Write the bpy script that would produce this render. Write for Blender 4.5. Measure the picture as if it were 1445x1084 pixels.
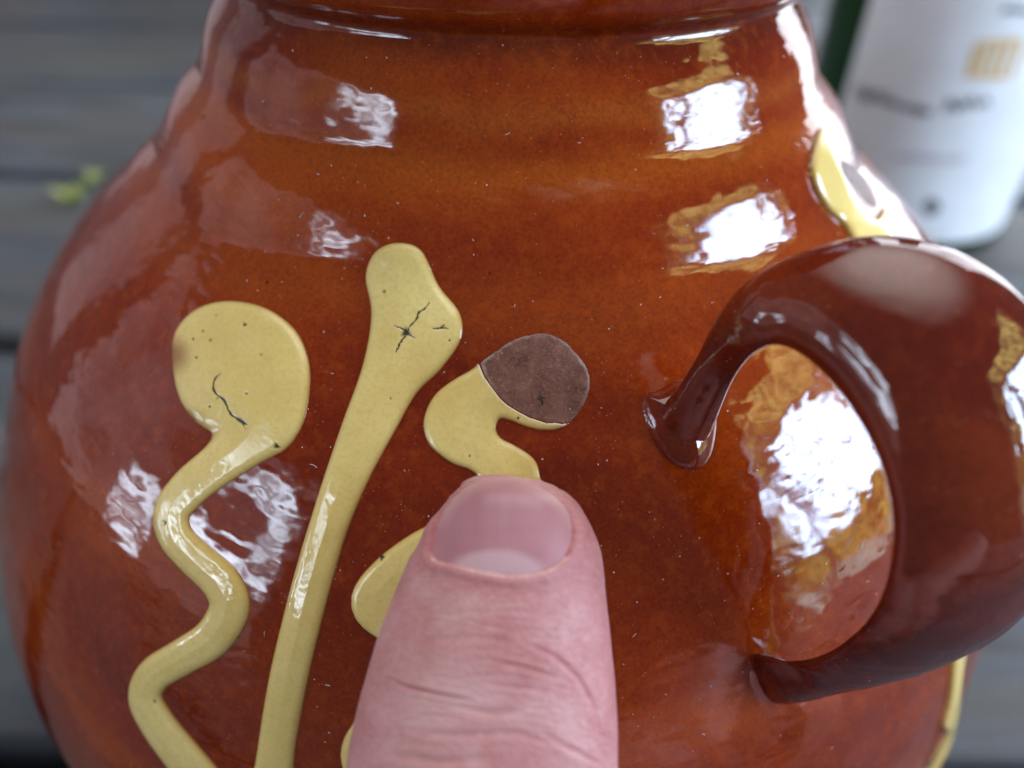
import bpy, bmesh, math, random
import numpy as np
from mathutils import Matrix, Vector
from mathutils.bvhtree import BVHTree

random.seed(4); np.random.seed(4)
for o in list(bpy.data.objects): bpy.data.objects.remove(o)
scene = bpy.context.scene
S = 0.0012                       # metres per modelling unit (all shapes below are laid out in these units)
W, H, F = 1445., 1084., 1085.

# ------------------------------------------------------------------ camera
PITCH, ROLL = math.radians(38), math.radians(1.65)
CAM = np.array([1.41, -106.07, 140.45])
fwd = np.array([0, math.cos(PITCH), -math.sin(PITCH)])
_up = np.array([0, math.sin(PITCH), math.cos(PITCH)]); _rt = np.array([1., 0, 0])
rgt = math.cos(ROLL)*_rt + math.sin(ROLL)*_up
upv = -math.sin(ROLL)*_rt + math.cos(ROLL)*_up
cd = bpy.data.cameras.new('camera'); cam = bpy.data.objects.new('camera', cd)
scene.collection.objects.link(cam); scene.camera = cam
cam.matrix_world = Matrix([[rgt[0], upv[0], -fwd[0], CAM[0]*S], [rgt[1], upv[1], -fwd[1], CAM[1]*S],
                           [rgt[2], upv[2], -fwd[2], CAM[2]*S], [0, 0, 0, 1]])
cd.sensor_width = 36; cd.lens = 36*F/W; cd.clip_start = 0.004; cd.clip_end = 50
cd.dof.use_dof = True; cd.dof.focus_distance = 66.5*S; cd.dof.aperture_fstop = 10.5
scene.cycles.max_bounces = 5; scene.cycles.diffuse_bounces = 2; scene.cycles.glossy_bounces = 4; scene.cycles.transmission_bounces = 2
scene.cycles.caustics_reflective = False; scene.cycles.caustics_refractive = False
scene.render.resolution_x = 1024; scene.render.resolution_y = 768

# ------------------------------------------------------------------ light
world = bpy.data.worlds.new('World'); scene.world = world; world.use_nodes = True
bgn = world.node_tree.nodes['Background']
bgn.inputs[0].default_value = (0.80, 0.80, 0.86, 1); bgn.inputs[1].default_value = 0.105
scene.view_settings.view_transform = 'Standard'; scene.view_settings.look = 'None'
scene.view_settings.exposure = 0.58; scene.view_settings.gamma = 1
scene.view_settings.use_curve_mapping = False

def lamp(name, az, el, dist, wdeg, hdeg, build):
    """area lamp: az from the camera's side of the jug towards the right, el above the table"""
    a, e = math.radians(az), math.radians(el)
    d = Vector((math.sin(a)*math.cos(e), -math.cos(a)*math.cos(e), math.sin(e)))
    tgt = Vector((0, -40, 95))*S
    ld = bpy.data.lights.new(name, 'AREA'); ld.shape = 'RECTANGLE'
    ld.size = 2*dist*S*math.tan(math.radians(wdeg/2)); ld.size_y = 2*dist*S*math.tan(math.radians(hdeg/2))
    ob = bpy.data.objects.new(name, ld); scene.collection.objects.link(ob)
    ob.location = tgt + d*dist*S
    ob.rotation_euler = (-d).to_track_quat('-Z', 'Y').to_euler()
    # Cycles divides a lamp's power by its area and by pi/4-like factors; energy set so node colour = radiance
    ld.energy = math.pi*ld.size*ld.size_y
    ld.use_nodes = True
    build(ld.node_tree)
    return ob

class NT:
    def __init__(s, nt): s.nt = nt
    def n(s, t, **kw):
        nd = s.nt.nodes.new(t)
        for k, v in kw.items():
            if k == 'inp':
                for i, val in v.items():
                    if hasattr(val, 'is_output') or isinstance(val, bpy.types.NodeSocket): s.nt.links.new(val, nd.inputs[i])
                    else: nd.inputs[i].default_value = val
            else: setattr(nd, k, v)
        return nd
    def math(s, op, a, b=None, c=None, clamp=False):
        inp = {0: a}
        if b is not None: inp[1] = b
        if c is not None: inp[2] = c
        return s.n('ShaderNodeMath', operation=op, use_clamp=clamp, inp=inp).outputs[0]
    def noise(s, vec, scale, detail=2, rough=.5, dist=0.):
        return s.n('ShaderNodeTexNoise', inp={'Vector': vec, 'Scale': scale, 'Detail': detail, 'Roughness': rough, 'Distortion': dist}).outputs['Fac']
    def ramp(s, fac, stops, interp='LINEAR'):
        r = s.n('ShaderNodeValToRGB', inp={0: fac}); cr = r.color_ramp; cr.interpolation = interp
        while len(cr.elements) < len(stops): cr.elements.new(0.5)
        for e, (p, c) in zip(cr.elements, stops):
            e.position = p; e.color = c if len(c) == 4 else (*c, 1)
        return r.outputs[0]
    def mix(s, fac, a, b, mode='MIX'):
        m = s.n('ShaderNodeMix', data_type='RGBA', blend_type=mode)
        for i, v in ((0, fac), (6, a), (7, b)):
            if isinstance(v, bpy.types.NodeSocket): s.nt.links.new(v, m.inputs[i])
            else: m.inputs[i].default_value = v if i == 0 or len(v) == 4 else (*v, 1)
        return m.outputs[2]
    def maprange(s, v, a, b, c=0., d=1., smooth=False):
        return s.n('ShaderNodeMapRange', interpolation_type='SMOOTHSTEP' if smooth else 'LINEAR', inp={0: v, 1: a, 2: b, 3: c, 4: d}).outputs[0]

def lamp_uv(t):
    for nd in list(t.nt.nodes): t.nt.nodes.remove(nd)
    g = t.n('ShaderNodeNewGeometry')
    sp = t.n('ShaderNodeSeparateXYZ', inp={0: g.outputs['Parametric']})
    return g.outputs['Parametric'], sp.outputs[0], sp.outputs[1]

def lamp_out(t, col, k=1.):
    em = t.n('ShaderNodeEmission', inp={0: col, 1: k}); o = t.n('ShaderNodeOutputLight')
    t.nt.links.new(em.outputs[0], o.inputs[0])

def garden_door(nt):
    # daylight through an open door: broken bright sky over green-gold foliage, two dark jambs
    t = NT(nt); p, u, v = lamp_uv(t)
    ps = t.n('ShaderNodeVectorMath', operation='MULTIPLY', inp={0: p, 1: (1.5, 1., 1.)}).outputs[0]
    a = t.noise(ps, 5.2, 6, .66, 1.8)
    wv = t.math('MULTIPLY', t.math('SUBTRACT', t.noise(ps, 7, 5, .65), .5), 1.0)
    hi = t.math('MULTIPLY', t.maprange(v, .30, .46, 0, 1, True), t.maprange(v, .74, .84, 1, 0, True))
    m = t.math('ADD', a, t.maprange(hi, 0, 1, -.35, .06))
    un = t.math('ABSOLUTE', t.math('SUBTRACT', u, .5)); edge = t.math('ADD', un, wv)
    m = t.math('ADD', m, t.maprange(edge, .22, .42, .05, -.16))
    mask = t.maprange(m, .505, .545, 0., 1., True)
    fol = t.ramp(t.noise(ps, 6, 6, .7, 1.), [(0.35, (.30, .20, .10)), (0.52, (1.6, 1.35, .30)), (.66, (4.2, 3.4, .8))])
    band = t.maprange(t.math('ADD', v, t.math('MULTIPLY', wv, .35)), .80, .83, 0, 1); fol = t.mix(band, fol, t.ramp(t.noise(ps, 13, 5, .65), [(.38, (.5, .38, .12)), (.62, (4.8, 4.0, 1.3))]))
    low = t.maprange(v, .16, .30, 0., 1., True)
    fol = t.mix(low, t.ramp(t.noise(ps, 5, 4), [(.4, (.5, .65, .6)), (.6, (2.2, 2.9, 2.9))]), fol)
    fol = t.mix(t.maprange(edge, .34, .46, 0, 1), fol, (.25, .16, .10))
    col = t.mix(mask, fol, (13, 17.5, 25))
    bar = t.math('MULTIPLY', t.maprange(u, .30, .31, 1, 0), t.maprange(u, .255, .265, 0, 1))
    bar2 = t.math('MULTIPLY', t.maprange(v, .80, .805, 1, 0), t.maprange(v, .765, .77, 0, 1))
    col = t.mix(t.math('MULTIPLY', t.math('MAXIMUM', bar, bar2), .9), col, (.6, .4, .35))
    lamp_out(t, col)

def side_window(nt):
    # a dim grey opening with a few bright panes
    t = NT(nt); p, u, v = lamp_uv(t)
    ps = t.n('ShaderNodeVectorMath', operation='MULTIPLY', inp={0: p, 1: (1., 1.5, 1.)}).outputs[0]
    a = t.noise(ps, 7, 5, .65, .8)
    pane = t.math('MULTIPLY', t.maprange(u, .60, .66, 0, 1), t.maprange(u, .955, .965, 1, 0))
    rows = t.math('MULTIPLY', t.maprange(v, .36, .38, 0, 1), t.maprange(v, .93, .95, 1, 0))
    mid = t.math('MAXIMUM', t.maprange(v, .56, .58, 1, 0), t.maprange(v, .76, .78, 0, 1))
    right = t.maprange(u, .86, .88, 0, 1)
    k = t.math('MULTIPLY', t.math('MULTIPLY', pane, rows), t.math('MAXIMUM', mid, right))
    st = t.math('MULTIPLY', t.math('MULTIPLY', t.maprange(u, .40, .42, 0, 1), t.maprange(u, .52, .54, 1, 0)), t.math('MULTIPLY', t.maprange(v, .04, .08, 0, 1), t.maprange(v, .50, .54, 1, 0)))
    k = t.math('MAXIMUM', k, t.math('MULTIPLY', st, .55))
    k = t.math('MULTIPLY', k, t.maprange(a, .42, .60, .03, 1., True))
    dim = t.ramp(t.noise(p, 4.5, 4, .6), [(.35, (.15, .12, .13)), (.65, (.48, .41, .47))])
    lamp_out(t, t.mix(k, dim, (10.5, 12.5, 15)))

def plain(col, dark, lo, hi):
    def b(nt):                                 # a plain pale opening with one darker upright in it
        t = NT(nt); p, u, v = lamp_uv(t); a = t.noise(p, 5, 4, .6)
        st = t.math('MULTIPLY', t.maprange(u, lo-.04, lo, 0, 1, True), t.maprange(u, hi, hi+.04, 1, 0, True))
        c = t.mix(t.maprange(a, .35, .65, 0, .6), col, tuple(x*.6 for x in col))
        lamp_out(t, t.mix(st, c, dark))
    return b
lamp('garden_door_light', 76, 11, 700, 42, 54, garden_door)
lamp('side_window_light', -73, 8, 700, 62, 46, side_window)
def overhead_fill(nt):
    t = NT(nt); p, u, v = lamp_uv(t)
    du = t.math('SUBTRACT', u, .5); dv = t.math('SUBTRACT', v, .5)
    r = t.math('SQRT', t.math('ADD', t.math('MULTIPLY', du, du), t.math('MULTIPLY', dv, dv)))
    lamp_out(t, (1.0, .96, .92, 1), t.maprange(r, .1, .5, 2.6, 0., True))
lamp('overhead_fill_light', 165, 70, 800, 84, 84, overhead_fill)  # added soft fill from above and behind; no such source is known
lamp('back_left_window_light', -131, 6, 700, 36, 46, plain((.25, .205, .23), (.05, .025, .03), .38, .62))
lamp('back_right_window_light', 142, 14, 700, 34, 44, plain((3.8, 4.0, 4.3), (2.6, 2.7, 2.9), .3, .4))

# ------------------------------------------------------------------ maths helpers
def to3(px, py, depth):
    px = np.asarray(px, float)[..., None]; py = np.asarray(py, float)[..., None]; depth = np.asarray(depth, float)[..., None]
    return CAM + depth*(fwd + (px-W/2)/F*rgt - (py-H/2)/F*upv)
def project(P):
    d = P-CAM; z = d@fwd
    return W/2+F*(d@rgt)/z, H/2-F*(d@upv)/z, z
def on_table(px, py):
    d = to3(px, py, 1.)-CAM; return CAM + d*(-CAM[2]/d[..., 2:3])

def spline(x, y, q):
    x = np.asarray(x, float); y = np.asarray(y, float); n = len(x); h = np.diff(x)
    A = np.zeros((n, n)); b = np.zeros(n); A[0, 0] = A[-1, -1] = 1
    for i in range(1, n-1):
        A[i, i-1] = h[i-1]; A[i, i] = 2*(h[i-1]+h[i]); A[i, i+1] = h[i]
        b[i] = 6*((y[i+1]-y[i])/h[i]-(y[i]-y[i-1])/h[i-1])
    M = np.linalg.solve(A, b); q = np.asarray(q, float)
    i = np.clip(np.searchsorted(x, q)-1, 0, n-2); t = q-x[i]
    return y[i]+t*((y[i+1]-y[i])/h[i]-h[i]*(2*M[i]+M[i+1])/6)+t*t*M[i]/2+t**3*(M[i+1]-M[i])/(6*h[i])

# jug profile: height above the table, radius
PZ = [0, 6, 15, 25, 35, 45, 55, 65, 75, 84, 90, 96, 100, 104, 107.4, 110, 113, 116.4, 119, 121.4, 122.6, 123.3, 124.2, 125.6, 131, 136]
PR = [55, 61.5, 70.5, 76.6, 79.6, 80.3, 78.7, 75.3, 71.0, 66.1, 61.4, 55.4, 50.6, 45.8, 42.2, 40.3, 39.0, 37.3, 35.9, 34.5, 33.9, 34.3, 35.5, 36.4, 37.2, 37.8]
_zt = np.linspace(0, 136, 2721); _rt_ = spline(PZ, PR, _zt)
# the neck's throwing ridges, given as wall slope against height
_sl = np.interp(_zt, [100, 103.6, 104.8, 109.0, 110.3, 112.4, 113.6, 118.0, 119.2, 121.4], [-1.25, -1.3, -.64, -.72, -1.15, -1.15, -.40, -.46, -.85, -.8])
_sl = np.convolve(_sl, np.ones(21)/21, 'same'); _k = (_zt >= 100) & (_zt <= 121.4)
_off = np.zeros(len(_zt)); _int = np.concatenate([[0], np.cumsum(_sl[_k][:-1]*np.diff(_zt[_k]))])
_r0 = _rt_[_k][0]; _r1 = _rt_[_k][-1]; _int *= (_r1-_r0)/_int[-1]
_rt_[_k] = _r0+_int
_sm = np.convolve(np.pad(_rt_, 12, mode='edge'), np.ones(25)/25, 'valid'); _e = (_zt > 5) & (_zt < 121.6); _rt_[_e] = _sm[_e]; _dr = np.gradient(_rt_, _zt)
def prof(z): return np.interp(z, _zt, _rt_)
def dprof(z): return np.interp(z, _zt, _dr)

def jug_hit(px, py, chunk=20000):
    """where the sight line through a photo point meets the jug body; returns point, normal"""
    px = np.asarray(px, float).ravel(); py = np.asarray(py, float).ravel(); out = np.zeros((len(px), 3))
    ts = np.linspace(45, 150, 106)
    for s in range(0, len(px), chunk):
        d = to3(px[s:s+chunk], py[s:s+chunk], np.ones(len(px[s:s+chunk])))-CAM
        P = CAM + d[:, None, :]*ts[None, :, None]
        ins = np.hypot(P[..., 0], P[..., 1]) < prof(P[..., 2])
        i = ins.argmax(1); miss = ~ins.any(1); i = np.where(miss, 60, np.maximum(i, 1))
        lo = ts[i-1].copy(); hi = ts[i].copy()
        for _ in range(22):
            m = (lo+hi)/2; Q = CAM+d*m[:, None]; k = np.hypot(Q[:, 0], Q[:, 1]) < prof(Q[:, 2])
            hi = np.where(k, m, hi); lo = np.where(k, lo, m)
        out[s:s+chunk] = CAM+d*hi[:, None]
    r = np.hypot(out[:, 0], out[:, 1]); nrm = np.stack([out[:, 0]/r, out[:, 1]/r, -dprof(out[:, 2])], 1)
    return out, nrm/np.linalg.norm(nrm, axis=1, keepdims=True)

def catmull(pts, n=8, closed=False):
    pts = [np.array(p, float) for p in pts]; out = []; m = len(pts)
    rng = range(m) if closed else range(m-1)
    for i in rng:
        g = (lambda k: pts[k % m]) if closed else (lambda k: pts[min(max(k, 0), m-1)])
        p0, p1, p2, p3 = g(i-1), g(i), g(i+1), g(i+2)
        for k in range(n):
            t = k/n
            out.append(.5*(2*p1+(p2-p0)*t+(2*p0-5*p1+4*p2-p3)*t*t+(3*p1-p0-3*p2+p3)*t**3))
    if not closed: out.append(pts[-1])
    return np.array(out)

def seg_dist(Q, A, B):
    ab = B-A; L = (ab**2).sum(1)+1e-9; best = np.full(len(Q), 1e9); side = np.zeros(len(Q)); tt = np.zeros(len(Q))
    for k in range(len(A)):
        t = np.clip(((Q-A[k])@ab[k])/L[k], 0, 1); d = np.hypot(*(Q-A[k]-t[:, None]*ab[k]).T)
        m = d < best; best = np.where(m, d, best); tt = np.where(m, k+t, tt)
    return best, tt
def sdf_poly(Q, poly):
    poly = np.asarray(poly, float)[:, :2]; A = poly; B = np.roll(poly, -1, 0); d, _ = seg_dist(Q, A, B)
    ins = np.zeros(len(Q), bool)
    for a, b in zip(A, B):
        c = ((a[1] > Q[:, 1]) != (b[1] > Q[:, 1])) & (Q[:, 0] < (b[0]-a[0])*(Q[:, 1]-a[1])/(b[1]-a[1]+1e-12)+a[0])
        ins ^= c
    return np.where(ins, -d, d)
def sdf_trail(Q, pts):                       # pts: x, y, half width
    pts = np.asarray(pts, float); A = pts[:-1]; B = pts[1:]; best = np.full(len(Q), 1e9)
    for a, b in zip(A, B):
        ab = b[:2]-a[:2]; t = np.clip(((Q-a[:2])@ab)/((ab**2).sum()+1e-9), 0, 1)
        d = np.hypot(*(Q-a[:2]-t[:, None]*ab).T)-(a[2]+(b[2]-a[2])*t); best = np.minimum(best, d)
    return best
def smin(a, b, k):
    h = np.clip(.5+.5*(b-a)/k, 0, 1); return b*(1-h)+a*h-k*h*(1-h)

# ------------------------------------------------------------------ object helpers
COL = scene.collection
def empty(name, base, label, cat, group=None):
    o = bpy.data.objects.new(name, None); o.empty_display_size = .01; COL.objects.link(o)
    o.location = Vector(np.asarray(base, float)*S); o['label'] = label; o['category'] = cat
    if group: o['group'] = group
    return o
def mesh_obj(name, V, Fc, mat, parent=None, base=(0, 0, 0), attrs=None, smooth=True):
    me = bpy.data.meshes.new(name); V = (np.asarray(V, float)-np.asarray(base, float))*S
    me.from_pydata(V.tolist(), [], [list(map(int, f)) for f in Fc]); me.update()
    if smooth: me.polygons.foreach_set('use_smooth', [True]*len(me.polygons))
    for k, a in (attrs or {}).items():
        at = me.attributes.new(k, 'FLOAT', 'POINT'); at.data.foreach_set('value', np.asarray(a, np.float32))
    if mat: me.materials.append(mat)
    o = bpy.data.objects.new(name, me); COL.objects.link(o)
    if parent: o.parent = parent
    return o
def grid_faces(nu, nv, wrap=False):
    f = []
    for i in range(nu-1):
        for j in range(nv if wrap else nv-1):
            k = (j+1) % nv; f.append((i*nv+j, i*nv+k, (i+1)*nv+k, (i+1)*nv+j))
    return f
def lathe(prof_pts, seg):
    th = np.linspace(0, 2*np.pi, seg, endpoint=False)
    V = np.array([[r*math.cos(a), r*math.sin(a), z] for r, z in prof_pts for a in th])
    f = grid_faces(len(prof_pts), seg, True)
    return V, f

# ------------------------------------------------------------------ materials
def new_mat(name):
    m = bpy.data.materials.new(name); m.use_nodes = True; t = NT(m.node_tree)
    b = m.node_tree.nodes['Principled BSDF']; return m, t, b
def setin(t, b, **kw):
    for k, v in kw.items():
        s = b.inputs[k.replace('_', ' ')]
        if isinstance(v, bpy.types.NodeSocket): t.nt.links.new(v, s)
        else: s.default_value = v if not (isinstance(v, tuple) and len(v) == 3 and s.type == 'RGBA') else (*v, 1)
def bump(t, hgt, strength, dist, normal=None):
    inp = {'Strength': strength, 'Distance': dist, 'Height': hgt}
    if normal is not None: inp['Normal'] = normal
    return t.n('ShaderNodeBump', inp=inp).outputs[0]
def objco(t):
    return t.n('ShaderNodeTexCoord').outputs['Object']
def scalev(t, v, sx, sy, sz):
    return t.n('ShaderNodeVectorMath', operation='MULTIPLY', inp={0: v, 1: (sx, sy, sz)}).outputs[0]
def attr(t, name):
    return t.n('ShaderNodeAttribute', attribute_name=name).outputs['Fac']

def glaze(name, lo, mid, hi, band=None, wob=1., fade=None):
    m, t, b = new_mat(name); co = objco(t)
    big = t.noise(scalev(t, co, 1, 1, 2.4), 30, 3, .5, .2)
    col = t.ramp(big, [(.30, lo), (.52, mid), (.72, hi)])
    if band:                                   # thin glaze on the throwing ridges shows orange; rim groove shade is painted in
        z = t.n('ShaderNodeSeparateXYZ', inp={0: co}).outputs[2]
        zz = t.math('ADD', z, t.math('MULTIPLY', t.math('SUBTRACT', t.noise(co, 60, 3), .5), .006))
        for c0, w, k, c in band:
            d = t.math('ABSOLUTE', t.math('SUBTRACT', zz, c0*S))
            col = t.mix(t.math('MULTIPLY', t.maprange(d, 0, w*S, 1, 0, True), k), col, c)
    if fade: col = t.mix(t.maprange(attr(t, 'edge'), 0, 30, 1, 0, True), col, fade)
    # fine mottling and iron specks in the glaze
    fine = t.noise(co, 2300, 3, .7)
    col = t.mix(t.maprange(fine, .38, .70, .0, .42), col, (lo[0]*.45, lo[1]*.4, lo[2]*.4))
    mott = t.noise(co, 620, 4, .65)
    col = t.mix(t.maprange(mott, .48, .78, 0, .38), col, (hi[0]*1.1, hi[1]*1.15, hi[2]))
    vor = t.n('ShaderNodeTexVoronoi', inp={'Vector': co, 'Scale': 420.}).outputs['Distance']
    sel = t.maprange(t.noise(co, 170, 1), .66, .70, 0, 1)
    col = t.mix(t.math('MULTIPLY', t.maprange(vor, .07, .14, .85, 0), sel), col, (.012, .004, .002))
    # pale dust on the surface
    vor2 = t.n('ShaderNodeTexVoronoi', inp={'Vector': co, 'Scale': 780.}).outputs['Distance']
    sel2 = t.maprange(t.noise(co, 310, 1), .62, .68, 0, 1)
    dust = t.math('MULTIPLY', t.maprange(vor2, .05, .11, .7, 0), sel2)
    vor3 = t.n('ShaderNodeTexVoronoi', inp={'Vector': co, 'Scale': 1500.}).outputs['Distance']
    dust = t.math('MAXIMUM', dust, t.math('MULTIPLY', t.maprange(vor3, .06, .16, .40, 0), t.maprange(t.noise(co, 420, 2), .50, .60, 0, 1)))
    col = t.mix(dust, col, (.50, .28, .20))
    n1 = bump(t, t.noise(co, 55, 2, .45), .42*wob, .0011)
    n1 = bump(t, t.noise(scalev(t, co, 1, 1, 2.2), 130, 2, .5), .42*wob, .00045, n1)
    n2 = bump(t, t.noise(co, 330, 2, .5), .13*wob, .00022, n1)
    n3 = n2
    rough = t.math('ADD', t.maprange(t.noise(co, 120, 4, .65), .45, .75, .035, .13), t.math('MULTIPLY', dust, .4))
    setin(t, b, Base_Color=col, Roughness=rough, Normal=n3, IOR=1.52)
    return m

M_BODY = glaze('brown_glaze', (.120, .0082, .0012), (.215, .0240, .0024), (.33, .056, .0045),
               band=[(112.2, 2.6, .60, (.34, .072, .005)), (117, 2.0, .35, (.34, .09, .012)), (122.6, 2.4, .8, (.10, .012, .003)),  # the dark band at the rim groove stands in for its shade
                     (102.5, 4.0, .25, (.30, .07, .010)), (91, 11, .5, (.125, .010, .0014)), (74, 12, .3, (.25, .038, .004))])
M_HANDLE = glaze('maroon_glaze', (.062, .006, .0032), (.108, .0125, .005), (.185, .028, .0075), wob=.8)

M_FOOT = glaze('handle_foot_glaze', (.062, .006, .0032), (.108, .0125, .005), (.185, .028, .0075), wob=.8, fade=(.16, .0165, .002))

def slip_material():
    m, t, b = new_mat('yellow_slip'); co = objco(t)
    col = t.ramp(t.noise(co, 70, 4, .6), [(.3, (.63, .475, .150)), (.7, (.73, .585, .225))])
    e = attr(t, 'edge'); col = t.mix(t.maprange(e, 0, 9, .75, 0, True), col, (.46, .28, .07)); col = t.mix(t.maprange(e, 0, 3.5, .9, 0, True), col, (.20, .05, .008))
    fine = t.noise(co, 2000, 3, .7); col = t.mix(t.maprange(fine, .46, .74, 0, .30), col, (.40, .27, .07))
    vor = t.n('ShaderNodeTexVoronoi', inp={'Vector': co, 'Scale': 420.}).outputs['Distance']
    sel = t.maprange(t.noise(co, 200, 1), .62, .66, 0, 1)
    col = t.mix(t.math('MULTIPLY', t.maprange(vor, .06, .13, .8, 0), sel), col, (.16, .10, .04))
    col = t.mix(t.maprange(t.noise(co, 130, 4, .65), .50, .72, 0, .30), col, (.50, .33, .09)); col = t.mix(attr(t, 'blush'), col, (.20, .05, .012)); col = t.mix(attr(t, 'white'), col, (.72, .68, .58))
    mk = attr(t, 'mark'); col = t.mix(t.maprange(mk, .15, .8, 0, .95), col, (.012, .012, .010))
    n1 = bump(t, t.noise(co, 240, 3, .6), .35, .0004)
    n2 = bump(t, t.noise(co, 1300, 2), .12, .00008, n1)
    setin(t, b, Base_Color=col, Roughness=t.maprange(t.noise(co, 160, 3), .4, .7, .07, .22), Normal=n2, IOR=1.5)
    return m
M_SLIP = slip_material()

def clay_material(name, a, c, rim):
    m, t, b = new_mat(name); co = objco(t)
    col = t.ramp(t.noise(co, 420, 6, .78, .4), [(.36, a), (.64, c)])
    col = t.mix(t.maprange(t.noise(co, 3000, 3, .7), .52, .70, 0, .6), col, (c[0]*1.5, c[1]*1.6, c[2]*1.7))
    e = attr(t, 'edge'); w = t.noise(co, 500, 4, .7)
    ed = t.math('ADD', e, t.math('MULTIPLY', t.math('SUBTRACT', w, .5), 18.))
    col = t.mix(t.math('MULTIPLY', t.maprange(ed, 0, 7, .7, 0, True), t.maprange(t.noise(co, 110, 2), .42, .6, 0.1, 1)), col, rim)
    mk = attr(t, 'mark'); col = t.mix(t.maprange(mk, .15, .8, 0, .95), col, (.01, .005, .004))
    n1 = bump(t, t.noise(co, 2200, 4, .75), 1., .00030)
    setin(t, b, Base_Color=col, Roughness=.75, Normal=n1, IOR=1.4)
    return m
M_CLAY = clay_material('bare_clay', (.115, .040, .027), (.245, .115, .085), (.48, .41, .36))
M_CLAYG = clay_material('grey_bare_clay', (.20, .15, .14), (.34, .27, .26), (.10, .035, .02))

def skin_material():
    m, t, b = new_mat('skin'); co = objco(t)
    col = t.ramp(t.noise(co, 130, 6, .72, .4), [(.30, (.33, .110, .110)), (.5, (.40, .170, .170)), (.70, (.47, .26, .255))])
    col = t.mix(attr(t, 'pale'), col, (.56, .38, .37))
    col = t.mix(attr(t, 'red'), col, (.34, .085, .095))
    fine = t.noise(scalev(t, co, .5, 1.2, 1.2), 1700, 4, .7); col = t.mix(t.maprange(fine, .40, .72, 0, .34), col, (.55, .34, .33))
    fl = t.noise(scalev(t, co, .9, 1.6, 1.6), 2600, 2, .6, 1.); col = t.mix(t.math('MULTIPLY', t.maprange(fl, .62, .70, 0, .55), t.maprange(t.noise(co, 240, 3), .48, .62, 0, 1)), col, (.66, .50, .49))
    col = t.mix(t.maprange(attr(t, 'cut'), .1, 1, 0, .8), col, (.80, .70, .66))
    stretch = scalev(t, co, .35, 1.7, 1.7)
    lines = t.noise(stretch, 1100, 4, .65, .4)
    cell = t.n('ShaderNodeTexVoronoi', feature='DISTANCE_TO_EDGE', inp={'Vector': scalev(t, co, .8, 1.15, 1.15), 'Scale': 1500.}).outputs['Distance']
    n1 = bump(t, lines, .42, .00022)
    n2 = bump(t, t.maprange(cell, 0, .18, 0, 1), .35, .00010, n1)
    setin(t, b, Base_Color=col, Roughness=t.maprange(t.noise(co, 300, 3), .35, .7, .42, .6), Normal=n2, IOR=1.38)
    b.inputs['Subsurface Weight'].default_value = .18
    b.inputs['Subsurface Radius'].default_value = (1.0, .35, .25); b.inputs['Subsurface Scale'].default_value = .0016
    return m
M_SKIN = skin_material()
def nail_material():
    m, t, b = new_mat('fingernail'); co = objco(t)
    col = t.ramp(t.noise(scalev(t, co, 2, .6, .6), 110, 3, .5), [(.2, (.30, .120, .140)), (.7, (.38, .175, .20))])
    col = t.mix(attr(t, 'lunula'), col, (.56, .42, .43))
    col = t.mix(attr(t, 'free'), col, (.60, .43, .36))
    ridg = t.noise(scalev(t, co, 4, .3, .3), 380, 2)
    setin(t, b, Base_Color=col, Roughness=.38, Normal=bump(t, ridg, .3, .00012), IOR=1.5)
    b.inputs['Subsurface Weight'].default_value = .25
    b.inputs['Subsurface Radius'].default_value = (1., .4, .3); b.inputs['Subsurface Scale'].default_value = .001
    return m
M_NAIL = nail_material()

def wood_material():
    m, t, b = new_mat('weathered_wood')
    co = t.n('ShaderNodeVectorMath', operation='ADD', inp={0: objco(t)})
    inf = t.n('ShaderNodeObjectInfo').outputs['Random']
    t.nt.links.new(t.n('ShaderNodeCombineXYZ', inp={0: t.math('MULTIPLY', inf, 3.), 1: t.math('MULTIPLY', inf, 9.)}).outputs[0], co.inputs[1])
    co = co.outputs[0]; g = scalev(t, co, 1, 9, 9)
    n1 = t.noise(g, 11, 5, .65, 1.2)
    col = t.ramp(n1, [(.28, (.022, .028, .036)), (.5, (.060, .075, .095)), (.72, (.135, .16, .195))])
    n2 = t.noise(scalev(t, co, 1, 4, 1), 9, 4, .6)
    col = t.mix(t.maprange(n2, .4, .7, 0, .7), col, (.052, .066, .086))
    col = t.mix(t.maprange(t.noise(co, 5, 3), .5, .7, 0, .5), col, (.10, .11, .09))
    n4 = t.noise(scalev(t, co, 1, 6, 6), 4.5, 3, .6, .6); col = t.mix(t.maprange(n4, .42, .62, 0, .75, True), col, (.070, .066, .060)); n5 = t.noise(scalev(t, co, 1, 9, 9), 6.5, 2, .5); col = t.mix(t.maprange(n5, .54, .64, 0, .8, True), col, (.035, .038, .042))
    n3 = t.noise(scalev(t, co, 1, 22, 22), 40, 4, .7)
    col = t.mix(t.maprange(n3, .55, .75, 0, .6), col, (.05, .06, .07))
    setin(t, b, Base_Color=col, Roughness=.75, Normal=bump(t, n3, .6, .0012))
    return m
M_WOOD = wood_material()

def simple(name, col, rough=.5, **kw):
    m, t, b = new_mat(name); co = objco(t)
    c = t.mix(t.maprange(t.noise(co, 90, 4), .35, .7, 0, .35), (*col, 1), tuple(x*.8 for x in col))
    setin(t, b, Base_Color=c, Roughness=rough, **kw); return m
M_GLASS = simple('green_glass', (.006, .040, .008), .06, IOR=1.52)
b_ = M_GLASS.node_tree.nodes['Principled BSDF']; b_.inputs['Transmission Weight'].default_value = 0.
M_PAPER = simple('white_label_paper', (.80, .83, .85), .55)
M_GOLD = simple('gold_print', (.72, .48, .16), .35)
M_INK = simple('black_ink', (.07, .075, .09), .6)
M_FAINT = simple('faint_red_ink', (.52, .46, .52), .6)
M_LEAF = simple('yellow_green_leaf', (.24, .28, .08), .6)
M_DARKLEAF = simple('dark_green_leaf', (.05, .09, .02), .6)

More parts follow.
